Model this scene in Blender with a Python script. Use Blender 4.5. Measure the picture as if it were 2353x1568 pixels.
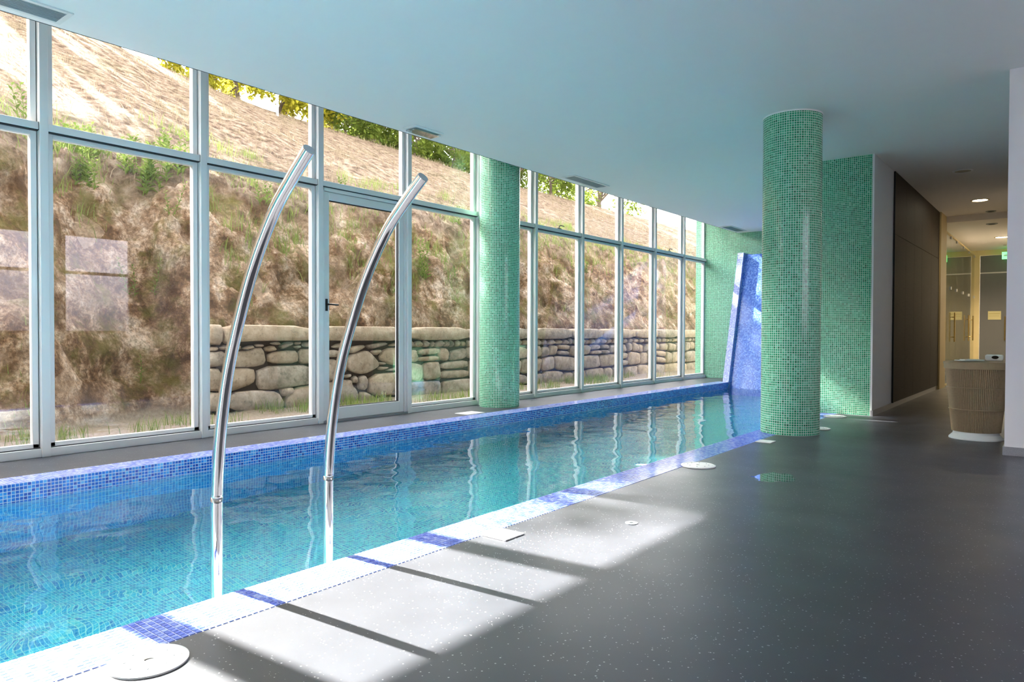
import bpy, bmesh, math, random
from mathutils import Vector, Matrix, noise

random.seed(7)
for o in list(bpy.data.objects):
    bpy.data.objects.remove(o, do_unlink=True)
scn = bpy.context.scene
COL = scn.collection

# ------------------------------------------------------------------ camera
CAM_H = 1.06
F_PX, YAW, PITCH, CY, ROLL = 1617.0, 0.6708, 0.0170, 6.99, 0.0027
cam_data = bpy.data.cameras.new('camera')
cam_data.sensor_width = 36.0
cam_data.sensor_fit = 'HORIZONTAL'
cam_data.lens = F_PX / 2353.0 * 36.0
cam_data.shift_y = CY / 2353.0
cam_data.clip_start = 0.02
cam_data.clip_end = 500
cam = bpy.data.objects.new('camera', cam_data)
COL.objects.link(cam)
_r = Vector((math.cos(YAW), math.sin(YAW), 0))
_f = Vector((-math.sin(YAW) * math.cos(PITCH), math.cos(YAW) * math.cos(PITCH), -math.sin(PITCH)))
_u = _r.cross(_f)
_r2 = _r * math.cos(ROLL) + _u * math.sin(ROLL)
_u2 = _u * math.cos(ROLL) - _r * math.sin(ROLL)
M4 = Matrix((_r2, _u2, -_f)).transposed().to_4x4()
M4.translation = Vector((0, 0, CAM_H))
cam.matrix_world = M4
scn.camera = cam

# ------------------------------------------------------------------ world, sun, exposure
SUN_TRAVEL = Vector((1.0, 0.085, -0.7357)).normalized()
world = bpy.data.worlds.new('sky')
scn.world = world
world.use_nodes = True
wn = world.node_tree
wn.nodes.clear()
w_out = wn.nodes.new('ShaderNodeOutputWorld')
w_bg = wn.nodes.new('ShaderNodeBackground')
w_sky = wn.nodes.new('ShaderNodeTexSky')
w_sky.sky_type = 'NISHITA'
w_sky.sun_disc = False
w_sky.sun_elevation = math.radians(36)
w_sky.sun_rotation = math.radians(-95)
w_sky.altitude = 100
w_sky.air_density = 1.0
w_sky.dust_density = 2.0
w_bg.inputs['Strength'].default_value = 0.66
w_hsv = wn.nodes.new('ShaderNodeHueSaturation')
w_hsv.inputs['Saturation'].default_value = 0.20
wn.links.new(w_sky.outputs[0], w_hsv.inputs['Color'])
w_mul = wn.nodes.new('ShaderNodeMixRGB')
w_mul.blend_type = 'MULTIPLY'
w_mul.inputs[0].default_value = 1.0
w_mul.inputs[2].default_value = (1.07, 1.0, 0.95, 1)
wn.links.new(w_hsv.outputs[0], w_mul.inputs[1])
wn.links.new(w_mul.outputs[0], w_bg.inputs[0])
wn.links.new(w_bg.outputs[0], w_out.inputs[0])

sun_data = bpy.data.lights.new('sun', 'SUN')
sun_data.energy = 19.6
sun_data.angle = math.radians(0.55)
sun_data.color = (1.0, 0.93, 0.82)
sun_data.cycles.is_caustics_light = False
sun = bpy.data.objects.new('sun', sun_data)
COL.objects.link(sun)
sun.rotation_euler = (-SUN_TRAVEL).to_track_quat('Z', 'Y').to_euler()
sun.location = (-30, 0, 25)

scn.view_settings.view_transform = 'Standard'
scn.view_settings.look = 'None'
scn.view_settings.gamma = 1.0
scn.view_settings.use_curve_mapping = False
scn.view_settings.exposure = 2.02
scn.cycles.max_bounces = 14
scn.cycles.diffuse_bounces = 6
scn.cycles.glossy_bounces = 4
scn.cycles.transmission_bounces = 6
scn.cycles.transparent_max_bounces = 12
scn.cycles.sample_clamp_indirect = 6.0
scn.cycles.use_denoising = True

# ------------------------------------------------------------------ key dimensions (metres)
C = 3.341            # ceiling height
XW = -6.722          # room face of the window posts
XG = -6.81           # glass plane
XCE = -5.989         # edge of the suspended ceiling
XFI, XFO = -5.7135, -5.98   # far coping inner / outer
XNI, XNO = -2.653, -2.387   # near coping inner / outer
XP, YP = -1.977, 9.893      # corner of the tiled wall block
YE = 15.85           # end wall
YB = -5.0            # wall behind
XR = 3.0             # opposite wall
YR = 7.46            # wall with the corridor opening
XQ = -0.44           # its corner
WATER = -0.128
PITCH_T = 0.02418    # mosaic pitch
Y0, S = 2.2228, 1.3827   # window posts

# ------------------------------------------------------------------ helpers
def tag(o, label=None, cat=None, group=None, kind=None):
    if label: o['label'] = label
    if cat: o['category'] = cat
    if group: o['group'] = group
    if kind: o['kind'] = kind
    return o

def link(o, parent=None):
    COL.objects.link(o)
    if parent is not None:
        o.parent = parent
    return o

def empty(name, loc=(0, 0, 0), rz=0.0, parent=None):
    o = bpy.data.objects.new(name, None)
    o.empty_display_size = 0.1
    o.location = loc
    o.rotation_euler = (0, 0, rz)
    return link(o, parent)

class MB:
    """collects faces; build() makes ONE mesh object"""
    def __init__(self):
        self.v, self.f, self.uv = [], [], {}
    def face(self, pts, uvs=None):
        i = len(self.v)
        self.v += [tuple(p) for p in pts]
        if uvs: self.uv[len(self.f)] = uvs
        self.f.append(tuple(range(i, i + len(pts))))
    def box(self, x0, x1, y0, y1, z0, z1):
        i = len(self.v)
        self.v += [(x0, y0, z0), (x1, y0, z0), (x1, y1, z0), (x0, y1, z0), (x0, y0, z1), (x1, y0, z1), (x1, y1, z1), (x0, y1, z1)]
        self.f += [tuple(i + k for k in q) for q in ((0, 3, 2, 1), (4, 5, 6, 7), (0, 1, 5, 4), (1, 2, 6, 5), (2, 3, 7, 6), (3, 0, 4, 7))]
        return self
    def tube(self, pts, rad, n=12, caps=True):
        pts = [Vector(p) for p in pts]
        rr = rad if isinstance(rad, (list, tuple)) else [rad] * len(pts)
        up = Vector((0, 0, 1))
        base = len(self.v)
        side = None
        for k, p in enumerate(pts):
            t = (pts[min(k + 1, len(pts) - 1)] - pts[max(k - 1, 0)]).normalized()
            if side is None:
                side = t.cross(up if abs(t.z) < .9 else Vector((0, 1, 0))).normalized()
            side = (side - t * side.dot(t)).normalized()
            w = t.cross(side)
            for j in range(n):
                a = 2 * math.pi * j / n
                self.v.append(tuple(p + (side * math.cos(a) + w * math.sin(a)) * rr[k]))
        for k in range(len(pts) - 1):
            for j in range(n):
                a, b = base + k * n + j, base + k * n + (j + 1) % n
                self.f.append((a, b, b + n, a + n))
        if caps:
            self.f.append(tuple(base + j for j in reversed(range(n))))
            self.f.append(tuple(base + (len(pts) - 1) * n + j for j in range(n)))
        return self
    def lathe(self, prof, n=48, sx=1.0, sy=1.0, c=(0, 0, 0)):
        base = len(self.v)
        for r, z in prof:
            for j in range(n):
                a = 2 * math.pi * j / n
                self.v.append((c[0] + r * sx * math.cos(a), c[1] + r * sy * math.sin(a), c[2] + z))
        for k in range(len(prof) - 1):
            for j in range(n):
                a, b = base + k * n + j, base + k * n + (j + 1) % n
                self.f.append((a, b, b + n, a + n))
        return self
    def build(self, name, mat, parent=None, smooth=False, bevel=0.0, uv=False):
        me = bpy.data.meshes.new(name)
        me.from_pydata(self.v, [], self.f)
        me.update()
        if smooth:
            for p in me.polygons: p.use_smooth = True
        if uv:
            l = me.uv_layers.new(name='uv')
            for p in me.polygons:
                q = self.uv.get(p.index)
                n = p.normal
                for k, li in enumerate(p.loop_indices):
                    if q:
                        l.data[li].uv = q[k]
                    else:
                        co = me.vertices[me.loops[li].vertex_index].co
                        if abs(n.x) > .7: l.data[li].uv = (co.y, co.z)
                        elif abs(n.y) > .7: l.data[li].uv = (co.x, co.z)
                        else: l.data[li].uv = (co.y, co.x)
        if mat: me.materials.append(mat)
        o = bpy.data.objects.new(name, me)
        link(o, parent)
        if bevel:
            m = o.modifiers.new('edge', 'BEVEL')
            m.width = bevel; m.segments = 2; m.limit_method = 'ANGLE'; m.angle_limit = math.radians(40)
        return o

def boxobj(name, mat, dims, parent=None, bevel=0.0, uv=False):
    return MB().box(*dims).build(name, mat, parent, bevel=bevel, uv=uv)

def struct(o, label, cat=None):
    return tag(o, label, cat, kind='structure')

# ------------------------------------------------------------------ materials
class NT:
    def __init__(self, name):
        self.m = bpy.data.materials.new(name)
        self.m.use_nodes = True
        self.t = self.m.node_tree
        self.t.nodes.clear()
        self.out = self.n('OutputMaterial')
    def n(self, typ, **kw):
        x = self.t.nodes.new('ShaderNode' + typ)
        for k, v in kw.items(): setattr(x, k, v)
        return x
    def set(self, sock, v):
        if hasattr(v, 'is_output'): self.t.links.new(v, sock)
        elif isinstance(v, (tuple, list)) and len(v) == 3 and sock.type == 'RGBA': sock.default_value = (*v, 1)
        else: sock.default_value = v
    def math(self, op, a, b=None, c=None):
        x = self.n('Math', operation=op)
        self.set(x.inputs[0], a)
        if b is not None: self.set(x.inputs[1], b)
        if c is not None: self.set(x.inputs[2], c)
        return x.outputs[0]
    def vmath(self, op, a, b=None):
        x = self.n('VectorMath', operation=op)
        self.set(x.inputs[0], a)
        if b is not None: self.set(x.inputs[1], b)
        return x.outputs[0]
    def mix(self, fac, a, b, blend='MIX'):
        x = self.n('MixRGB', blend_type=blend)
        self.set(x.inputs[0], fac); self.set(x.inputs[1], a); self.set(x.inputs[2], b)
        return x.outputs[0]
    def ramp(self, fac, stops, mode='LINEAR'):
        x = self.n('ValToRGB')
        r = x.color_ramp
        r.interpolation = mode
        while len(r.elements) < len(stops): r.elements.new(0.5)
        for e, (p, c) in zip(r.elements, stops):
            e.position = p
            e.color = (*c, 1) if len(c) == 3 else c
        self.set(x.inputs[0], fac)
        return x.outputs[0]
    def noise(self, scale, detail=3, rough=.5, vec=None, dims='3D'):
        x = self.n('TexNoise', noise_dimensions=dims)
        x.inputs['Scale'].default_value = scale
        x.inputs['Detail'].default_value = detail
        x.inputs['Roughness'].default_value = rough
        if vec is not None: self.set(x.inputs['Vector'], vec)
        return x.outputs[0]
    def pos(self):
        return self.n('NewGeometry').outputs['Position']
    def bump(self, h, strength=.3, dist=.01):
        x = self.n('Bump')
        x.inputs['Strength'].default_value = strength
        x.inputs['Distance'].default_value = dist
        self.set(x.inputs['Height'], h)
        return x.outputs[0]
    def principled(self, color, rough=.5, metal=0.0, normal=None, spec=.5, coat=0.0, emit=None, es=0.0):
        b = self.n('BsdfPrincipled')
        self.set(b.inputs['Base Color'], color)
        self.set(b.inputs['Roughness'], rough)
        self.set(b.inputs['Metallic'], metal)
        self.set(b.inputs['Specular IOR Level'], spec)
        if coat: b.inputs['Coat Weight'].default_value = coat; b.inputs['Coat Roughness'].default_value = .05
        if normal is not None: self.set(b.inputs['Normal'], normal)
        if emit: self.set(b.inputs['Emission Color'], emit); b.inputs['Emission Strength'].default_value = es
        self.t.links.new(b.outputs[0], self.out.inputs[0])
        return self.m

def srgb(r, g, b):
    f = lambda c: (c / 255) / 12.92 if c / 255 <= .04045 else ((c / 255 + .055) / 1.055) ** 2.4
    return (f(r), f(g), f(b))

def plain(name, col, rough=.5, metal=0.0, var=.06, scale=6.0, spec=.5, bumps=0.0):
    k = NT(name)
    n = k.noise(scale, 4, .6, k.pos())
    c = k.mix(n, tuple(x * (1 - var) for x in col), tuple(min(1, x * (1 + var)) for x in col))
    nm = k.bump(k.noise(scale * 20, 2, .5, k.pos()), bumps, .002) if bumps else None
    return k.principled(c, rough, metal, nm, spec)

def tile_mat(name, stops, grout, pitch=PITCH_T, gw=.07, rough=.12, world_axes=None):
    """mosaic: random colour per tile, grout joints, from metre UVs"""
    k = NT(name)
    uv = k.n('UVMap', uv_map='uv').outputs[0]
    s = k.n('VectorMath', operation='SCALE'); k.set(s.inputs[0], uv); s.inputs['Scale'].default_value = 1 / pitch
    cell = k.vmath('FLOOR', s.outputs[0])
    fr = k.vmath('FRACTION', s.outputs[0])
    sp = k.n('SeparateXYZ'); k.set(sp.inputs[0], fr)
    dx = k.math('ABSOLUTE', k.math('SUBTRACT', sp.outputs[0], .5))
    dy = k.math('ABSOLUTE', k.math('SUBTRACT', sp.outputs[1], .5))
    d = k.math('MAXIMUM', dx, dy)
    mr = k.n('MapRange', interpolation_type='SMOOTHSTEP')
    k.set(mr.inputs[0], d); mr.inputs[1].default_value = .5 - gw - .025; mr.inputs[2].default_value = .5 - gw + .015
    g = mr.outputs[0]
    wn_ = k.n('TexWhiteNoise', noise_dimensions='3D'); k.set(wn_.inputs['Vector'], cell)
    col = k.ramp(wn_.outputs['Value'], stops)
    c = k.mix(g, col, grout)
    r = k.math('MULTIPLY_ADD', g, .6, rough)
    return k.principled(c, r, 0, k.bump(k.math('SUBTRACT', 1.0, g), .12, .001))

def piece_mat(name, stops, rough=.12):
    """loose mosaic pieces: one colour per piece"""
    k = NT(name)
    v = k.math('FRACT', k.math('ADD', k.n('NewGeometry').outputs['Random Per Island'], k.n('ObjectInfo').outputs['Random']))
    return k.principled(k.ramp(v, stops), rough)

GREEN = [(0, srgb(18, 112, 76)), (.10, srgb(34, 142, 100)), (.6, srgb(48, 160, 116)), (.92, srgb(72, 180, 138)), (1, srgb(104, 196, 158))]
BLUE = [(0, srgb(4, 56, 160)), (.25, srgb(8, 84, 186)), (.65, srgb(18, 112, 206)), (.9, srgb(58, 144, 218)), (1, srgb(96, 166, 224))]
LAV = [(0, srgb(86, 106, 204)), (.4, srgb(112, 134, 220)), (.8, srgb(138, 158, 230)), (1, srgb(168, 186, 238))]
SLAB = [(0, srgb(46, 84, 196)), (.35, srgb(76, 118, 222)), (.7, srgb(104, 146, 236)), (1, srgb(140, 176, 244))]
POOLF = [(0, srgb(8, 126, 178)), (.35, srgb(20, 164, 198)), (.7, srgb(38, 188, 204)), (1, srgb(84, 212, 212))]
POOLW = [(0, srgb(4, 92, 164)), (.4, srgb(10, 134, 204)), (.8, srgb(30, 162, 218)), (1, srgb(80, 180, 216))]
M_GREEN = tile_mat('green_mosaic', GREEN, srgb(208, 232, 216), gw=.085)
M_BAND = tile_mat('blue_mosaic', BLUE, srgb(196, 214, 232))
M_LAVT = tile_mat('lavender_mosaic', LAV, srgb(222, 224, 238))
M_SLAB = tile_mat('cobalt_mosaic', SLAB, srgb(140, 172, 236), gw=.045)
M_POOLF = tile_mat('pool_floor_mosaic', POOLF, srgb(150, 226, 206))
M_POOLW = tile_mat('pool_wall_mosaic', POOLW, srgb(160, 214, 226))
M_BLUEP = piece_mat('blue_glass_pieces', BLUE)
M_LAVP = piece_mat('lavender_glass_pieces', LAV)
M_SHEENP = piece_mat('lavender_pieces_sheen', [(0, srgb(120, 136, 222)), (.5, srgb(156, 170, 234)), (1, srgb(196, 206, 244))], .08)  # paler copy of the lavender pieces, grazing window reflection put into the colour
M_GROUT = plain('white_grout', srgb(214, 218, 228), .8, scale=40)
M_CEIL = plain('ceiling_paint', (.87, .84, .83), .7, var=.015)
M_WALL = plain('white_wall_paint', srgb(236, 234, 238), .6, var=.02)
M_ALU = plain('painted_aluminium', srgb(222, 221, 220), .35, var=.02)
M_GASK = plain('black_gasket', srgb(28, 34, 40), .6)
M_BLACK = plain('black_hardware', srgb(20, 20, 22), .4)
M_STEEL = plain('polished_steel', (.86, .84, .81), .06, 1.0, var=.02)
M_BRUSH = plain('brushed_steel_cap', (.62, .62, .62), .4, 1.0)
M_PLASTIC = plain('white_plastic', srgb(236, 236, 236), .35, var=.03)
M_VENT = plain('vent_grey', srgb(150, 162, 168), .4)
M_VENTD = plain('vent_dark', srgb(44, 52, 56), .6)
M_GRANITE = plain('granite_skirting', srgb(150, 150, 156), .35, var=.3, scale=160)
M_CREAM = plain('cream_frame', srgb(206, 186, 136), .5, var=.03)
M_DOORG = plain('grey_door', srgb(112, 114, 118), .25, var=.04)
M_BRASS = plain('pull_handle', srgb(176, 150, 96), .25, 1.0)
M_GROUND = None

def floor_mat():
    k = NT('dark_speckled_resin')
    p = k.pos()
    v = k.n('TexVoronoi', feature='F1'); v.inputs['Scale'].default_value = 75; k.set(v.inputs['Vector'], p)
    wn_ = k.n('SeparateColor'); k.set(wn_.inputs[0], v.outputs['Color'])
    size = k.math('MULTIPLY_ADD', wn_.outputs[0], .22, .03)
    speck = k.math('MULTIPLY', k.math('LESS_THAN', v.outputs['Distance'], size), k.math('GREATER_THAN', wn_.outputs[1], .55))
    n1 = k.noise(1.6, 4, .55, p)
    base = k.mix(n1, srgb(50, 51, 58), srgb(66, 68, 76))
    n2 = k.ramp(k.noise(1.4, 4, .55, p), [(.38, (0, 0, 0)), (.8, (1, 1, 1))])
    base = k.mix(k.math('MULTIPLY', n2, .22), base, srgb(98, 102, 112))
    col = k.mix(speck, base, srgb(165, 166, 170))
    sp = k.n('SeparateXYZ'); k.set(sp.inputs[0], p)
    # a thin film of water on the deck
    dx = k.math('DIVIDE', k.math('SUBTRACT', sp.outputs[0], -1.68), .16)
    dy = k.math('DIVIDE', k.math('SUBTRACT', sp.outputs[1], 5.22), .20)
    rr = k.math('ADD', k.math('MULTIPLY', dx, dx), k.math('MULTIPLY', dy, dy))
    rr = k.math('ADD', rr, k.math('MULTIPLY', k.math('SUBTRACT', k.noise(9, 3, .5, p), .5), 2.2))
    wet = k.math('LESS_THAN', rr, .8)
    rough = k.math('MULTIPLY_ADD', k.noise(2.0, 4, .55, p), .16, .285)
    rough = k.math('MULTIPLY', rough, k.math('SUBTRACT', 1.0, k.math('MULTIPLY', wet, .92)))
    col = k.mix(k.math('MULTIPLY', wet, .3), col, srgb(60, 64, 68))
    return k.principled(col, rough, 0, None, .5)
M_FLOOR = floor_mat()

def glass_mat(name, tint=(.97, .985, .98), ior=1.5, boost=1.0):
    k = NT(name)
    lw = k.n('LayerWeight'); lw.inputs[0].default_value = .5
    f0 = ((ior - 1) / (ior + 1)) ** 2
    fres = k.math('MULTIPLY_ADD', k.math('POWER', lw.outputs['Facing'], 5.0), 1 - f0, f0)
    tr = k.n('BsdfTransparent'); tr.inputs[0].default_value = (*tint, 1)
    gl = k.n('BsdfGlossy'); gl.inputs['Roughness'].default_value = 0.0
    mx = k.n('MixShader')
    k.set(mx.inputs[0], k.math('MINIMUM', k.math('MULTIPLY', fres, boost), 1.0))
    k.t.links.new(tr.outputs[0], mx.inputs[1]); k.t.links.new(gl.outputs[0], mx.inputs[2])
    k.t.links.new(mx.outputs[0], k.out.inputs[0])
    return k.m
M_GLASS = glass_mat('window_glass', boost=1.0)
M_CGLASS = glass_mat('partition_glass', (.95, .97, .95), boost=1.0)
M_TINT = glass_mat('tinted_glass', (.60, .59, .66), boost=1.0)
M_LENS = glass_mat('clear_lens', (.85, .9, .92), boost=3.0)

def water_mat():
    k = NT('pool_water')
    rf = k.n('BsdfRefraction'); rf.inputs['IOR'].default_value = 1.33; rf.inputs['Roughness'].default_value = 0.0
    rf.inputs['Color'].default_value = (.88, .975, .985, 1)
    tr = k.n('BsdfTransparent'); tr.inputs[0].default_value = (.86, .97, .98, 1)
    gl = k.n('BsdfGlossy'); gl.inputs['Roughness'].default_value = 0.0
    lw = k.n('LayerWeight'); lw.inputs[0].default_value = .5
    fres = k.math('MULTIPLY_ADD', k.math('POWER', lw.outputs['Facing'], 5.0), .98, .02)
    m1 = k.n('MixShader'); m1.inputs[0].default_value = .30
    k.t.links.new(rf.outputs[0], m1.inputs[1]); k.t.links.new(tr.outputs[0], m1.inputs[2])
    mx = k.n('MixShader'); k.set(mx.inputs[0], fres)
    k.t.links.new(m1.outputs[0], mx.inputs[1]); k.t.links.new(gl.outputs[0], mx.inputs[2])
    k.t.links.new(mx.outputs[0], k.out.inputs[0])
    return k.m
M_WATER = water_mat()

def wood_panel_mat():
    k = NT('dark_oak_panel')
    mp = k.n('Mapping'); mp.inputs['Scale'].default_value = (2, 2, 40)
    k.set(mp.inputs[0], k.pos())
    n = k.noise(2.0, 6, .6, mp.outputs[0])
    c = k.ramp(n, [(.3, srgb(32, 23, 14)), (.7, srgb(52, 39, 25))])
    return k.principled(c, .6, 0, k.bump(n, .15, .002), .25)
M_OAK = wood_panel_mat()

def foliage_mat(name, c1, c2, trans=.5):
    k = NT(name)
    n = k.noise(3.0, 3, .6, k.pos())
    r = k.n('NewGeometry').outputs['Random Per Island']
    c = k.mix(k.math('MULTIPLY_ADD', r, .6, k.math('MULTIPLY', n, .4)), c1, c2)
    d = k.n('BsdfDiffuse'); k.set(d.inputs[0], c)
    t = k.n('BsdfTranslucent'); k.set(t.inputs[0], c)
    mx = k.n('MixShader'); mx.inputs[0].default_value = trans
    k.t.links.new(d.outputs[0], mx.inputs[1]); k.t.links.new(t.outputs[0], mx.inputs[2])
    k.t.links.new(mx.outputs[0], k.out.inputs[0])
    return k.m
M_LEAFY = foliage_mat('yellow_green_leaves', srgb(132, 138, 44), srgb(186, 176, 66), .55)
M_LEAFG = foliage_mat('green_leaves', srgb(80, 102, 46), srgb(130, 142, 64), .55)
M_WEED = foliage_mat('weed_leaves', srgb(84, 104, 44), srgb(130, 146, 80), .35)
M_GRASS = foliage_mat('green_grass', srgb(92, 112, 52), srgb(142, 154, 86), .35)
M_STRAW = foliage_mat('straw_grass', srgb(116, 101, 83), srgb(152, 138, 117), .3)
M_BARK = plain('bark', srgb(92, 80, 70), .9, var=.25, scale=14)

def hill_mat():
    k = NT('rocky_hillside')
    p = k.pos()
    geo = k.n('NewGeometry')
    sp = k.n('SeparateXYZ'); k.set(sp.inputs[0], p)
    big = k.noise(.9, 5, .6, p)
    mid = k.noise(2.6, 9, .74, p)
    fine = k.noise(22, 6, .7, p)
    rock = k.ramp(mid, [(.38, srgb(66, 45, 27)), (.46, srgb(140, 106, 74)), (.53, srgb(202, 172, 142)), (.62, srgb(238, 218, 196))])
    rock = k.mix(k.ramp(fine, [(.42, (1, 1, 1)), (.55, (0, 0, 0))]), rock, k.mix(.6, rock, srgb(78, 56, 36)))
    vo = k.n('TexVoronoi', feature='DISTANCE_TO_EDGE'); vo.inputs['Scale'].default_value = 1.5
    wr_ = k.n('VectorMath', operation='SCALE'); k.set(wr_.inputs[0], k.n('TexNoise').outputs['Color']); wr_.inputs['Scale'].default_value = 1.0
    k.set(vo.inputs['Vector'], k.vmath('ADD', p, k.mix(1.0, (0, 0, 0), wr_.outputs[0])))
    crack = k.ramp(vo.outputs['Distance'], [(.0, (1, 1, 1)), (.06, (0, 0, 0))])
    rock = k.mix(k.math('MULTIPLY', crack, .28), rock, srgb(84, 64, 42))
    v2 = k.n('TexVoronoi', feature='F1'); v2.inputs['Scale'].default_value = 2.1
    k.set(v2.inputs['Vector'], k.vmath('ADD', p, k.mix(1.0, (0, 0, 0), wr_.outputs[0])))
    sc2 = k.n('SeparateColor'); k.set(sc2.inputs[0], v2.outputs['Color'])
    rock = k.mix(k.math('MULTIPLY', sc2.outputs[0], .42), rock, k.mix(sc2.outputs[1], srgb(108, 80, 54), srgb(214, 192, 166)))
    # moss and damp earth patches
    damp = k.ramp(k.noise(1.1, 6, .72, k.vmath('ADD', p, (2, 8, 5))), [(.47, (0, 0, 0)), (.62, (1, 1, 1))])
    rock = k.mix(k.math('MULTIPLY', damp, .62), rock, srgb(84, 60, 30))
    moss = k.ramp(k.noise(1.7, 6, .7, k.vmath('ADD', p, (7, 3, 1))), [(.5, (0, 0, 0)), (.62, (1, 1, 1))])
    rock = k.mix(k.math('MULTIPLY', moss, .6), rock, srgb(104, 102, 40))
    # pale dry soil and straw on the gentler upper slope
    soil = k.ramp(k.noise(5, 6, .72, p), [(.40, srgb(86, 68, 54)), (.5, srgb(130, 109, 91)), (.60, srgb(164, 145, 126))])
    soil = k.mix(k.math('MULTIPLY', k.ramp(big, [(.5, (0, 0, 0)), (.68, (1, 1, 1))]), .3), soil, srgb(96, 96, 56))
    up = k.n('MapRange', interpolation_type='SMOOTHSTEP')
    k.set(up.inputs[0], k.math('ADD', sp.outputs[2], k.math('MULTIPLY', k.math('SUBTRACT', big, .5), 2.0)))
    up.inputs[1].default_value = 2.7; up.inputs[2].default_value = 3.5
    c = k.mix(up.outputs[0], rock, soil)
    # sandy strip at the foot
    lo = k.n('MapRange', interpolation_type='SMOOTHSTEP')
    k.set(lo.inputs[0], sp.outputs[2]); lo.inputs[1].default_value = .14; lo.inputs[2].default_value = .03
    sand = k.ramp(fine, [(.3, srgb(140, 122, 102)), (.7, srgb(188, 172, 150))])
    c = k.mix(lo.outputs[0], c, sand)
    h = k.math('MULTIPLY_ADD', mid, 1.0, k.math('MULTIPLY', fine, .5))
    return k.principled(c, .92, 0, k.bump(h, 1.0, .14), .15)
M_HILL = hill_mat()

def stone_mat():
    k = NT('granite_rubble')
    p = k.pos()
    r = k.n('ObjectInfo').outputs['Random']
    n = k.noise(6, 7, .7, p)
    c = k.ramp(n, [(.3, srgb(98, 90, 80)), (.5, srgb(146, 136, 124)), (.7, srgb(182, 170, 156))])
    c = k.mix(k.math('MULTIPLY', r, .35), c, srgb(196, 168, 130))
    li = k.ramp(k.noise(14, 4, .7, k.vmath('ADD', p, (3, 9, 2))), [(.56, (0, 0, 0)), (.66, (1, 1, 1))])
    c = k.mix(k.math('MULTIPLY', li, .45), c, srgb(74, 70, 62))
    return k.principled(c, .9, 0, k.bump(k.noise(28, 6, .7, p), .6, .02), .15)
M_STONE = stone_mat()
M_MORTAR = plain('dark_joint_soil', srgb(58, 48, 38), .95, var=.2)
M_BAMBOO = plain('bamboo_slats', srgb(168, 146, 116), .6, var=.22, scale=60)
M_RIM = plain('bamboo_rim', srgb(170, 148, 118), .55, var=.12, scale=20)
M_TOWEL = plain('white_towel', srgb(226, 224, 218), .9, var=.03)
M_PAPER = plain('pale_notice', srgb(206, 200, 156), .8)
def emit_mat(name, col, s):
    k = NT(name)
    return k.principled((.9, .9, .88), .4, emit=col, es=s)
M_LAMPON = emit_mat('lit_lamp', (1.0, .86, .62), 14.0)
M_LAMPOFF = plain('unlit_lamp', srgb(150, 146, 128), .4)
M_EXIT = emit_mat('green_exit_light', (.05, .6, .15), .8)

# ------------------------------------------------------------------ shell: floor, pool, walls, ceiling
fl = MB()
fl.box(XNO + .005, XR + .2, YB, 22.3, -.25, 0)
deck = struct(fl.build('floor', M_FLOOR), 'dark grey speckled resin floor beside the pool and down the corridor', 'floor')
fd = struct(boxobj('floor', M_FLOOR, (-6.9, XFO, YB, YE, -.25, 0)), 'narrow grey resin strip of floor between the pool and the windows', 'floor')

BOT = -1.35
pool = empty('pool', (-4.18, 5.4, 0))
struct(pool, 'long narrow swimming pool basin lined in turquoise mosaic', 'pool')
def pool_part(name, mat, dims):
    o = boxobj(name, mat, dims, uv=True)
    o.parent = pool; o.matrix_parent_inverse = pool.matrix_world.inverted() if False else Matrix.Translation((4.18, -5.4, 0))
    return o
pool_part('pool_bottom', M_POOLF, (XFI - .3, XNI + .3, YB, YE, BOT - .1, BOT))
pool_part('pool_side', M_POOLW, (XFI - .25, XFI - .004, YB, YE, BOT, -.152))
pool_part('pool_side', M_POOLW, (XNI + .004, XNI + .25, YB, YE, BOT, -.012))
pool_part('pool_end', M_POOLW, (XFI, XNI, YE - .02, YE + .1, BOT, 0))
pool_part('pool_end', M_POOLW, (XFI, XNI, YB - .1, YB, BOT, 0))

# water surface with small ripples
def ripple(x, y):
    z = 0.0
    for a, kx, ky, ph in RIP:
        z += a * math.sin(kx * x + ky * y + ph)
    v = noise.noise(Vector((x * 1.1, y * 1.1, 3.0)))
    return z * (.75 + .9 * v)
RIP = []
_rr = random.Random(3)
for lam, sl in ((.62, .0030), (.47, .0030), (.36, .0034), (.29, .0034), (.23, .0036), (.19, .0034), (.155, .003)):
    for q in range(2):
        ang = _rr.uniform(-1.1, 1.1) + (math.pi / 2 if q else 0.2)
        kk = 2 * math.pi / lam
        RIP.append((2.9 * sl / kk, kk * math.cos(ang), kk * math.sin(ang), _rr.uniform(0, 6.28)))
wx0, wx1, wy0, wy1, ws = XFI - .003, XNI + .003, YB, YE - .02, .038
nx, ny = int((wx1 - wx0) / ws) + 1, int((wy1 - wy0) / ws) + 1
wv = []
for j in range(ny + 1):
    for i in range(nx + 1):
        x, y = wx0 + (wx1 - wx0) * i / nx, wy0 + (wy1 - wy0) * j / ny
        wv.append((x, y, WATER + ripple(x, y)))
wf = [(j * (nx + 1) + i, j * (nx + 1) + i + 1, (j + 1) * (nx + 1) + i + 1, (j + 1) * (nx + 1) + i) for j in range(ny) for i in range(nx)]
wm = bpy.data.meshes.new('pool_water'); wm.from_pydata(wv, [], wf); wm.update()
for p in wm.polygons: p.use_smooth = True
wm.materials.append(M_WATER)
water = bpy.data.objects.new('water', wm); link(water)
struct(water, 'clear rippled turquoise pool water', 'water')

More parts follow.
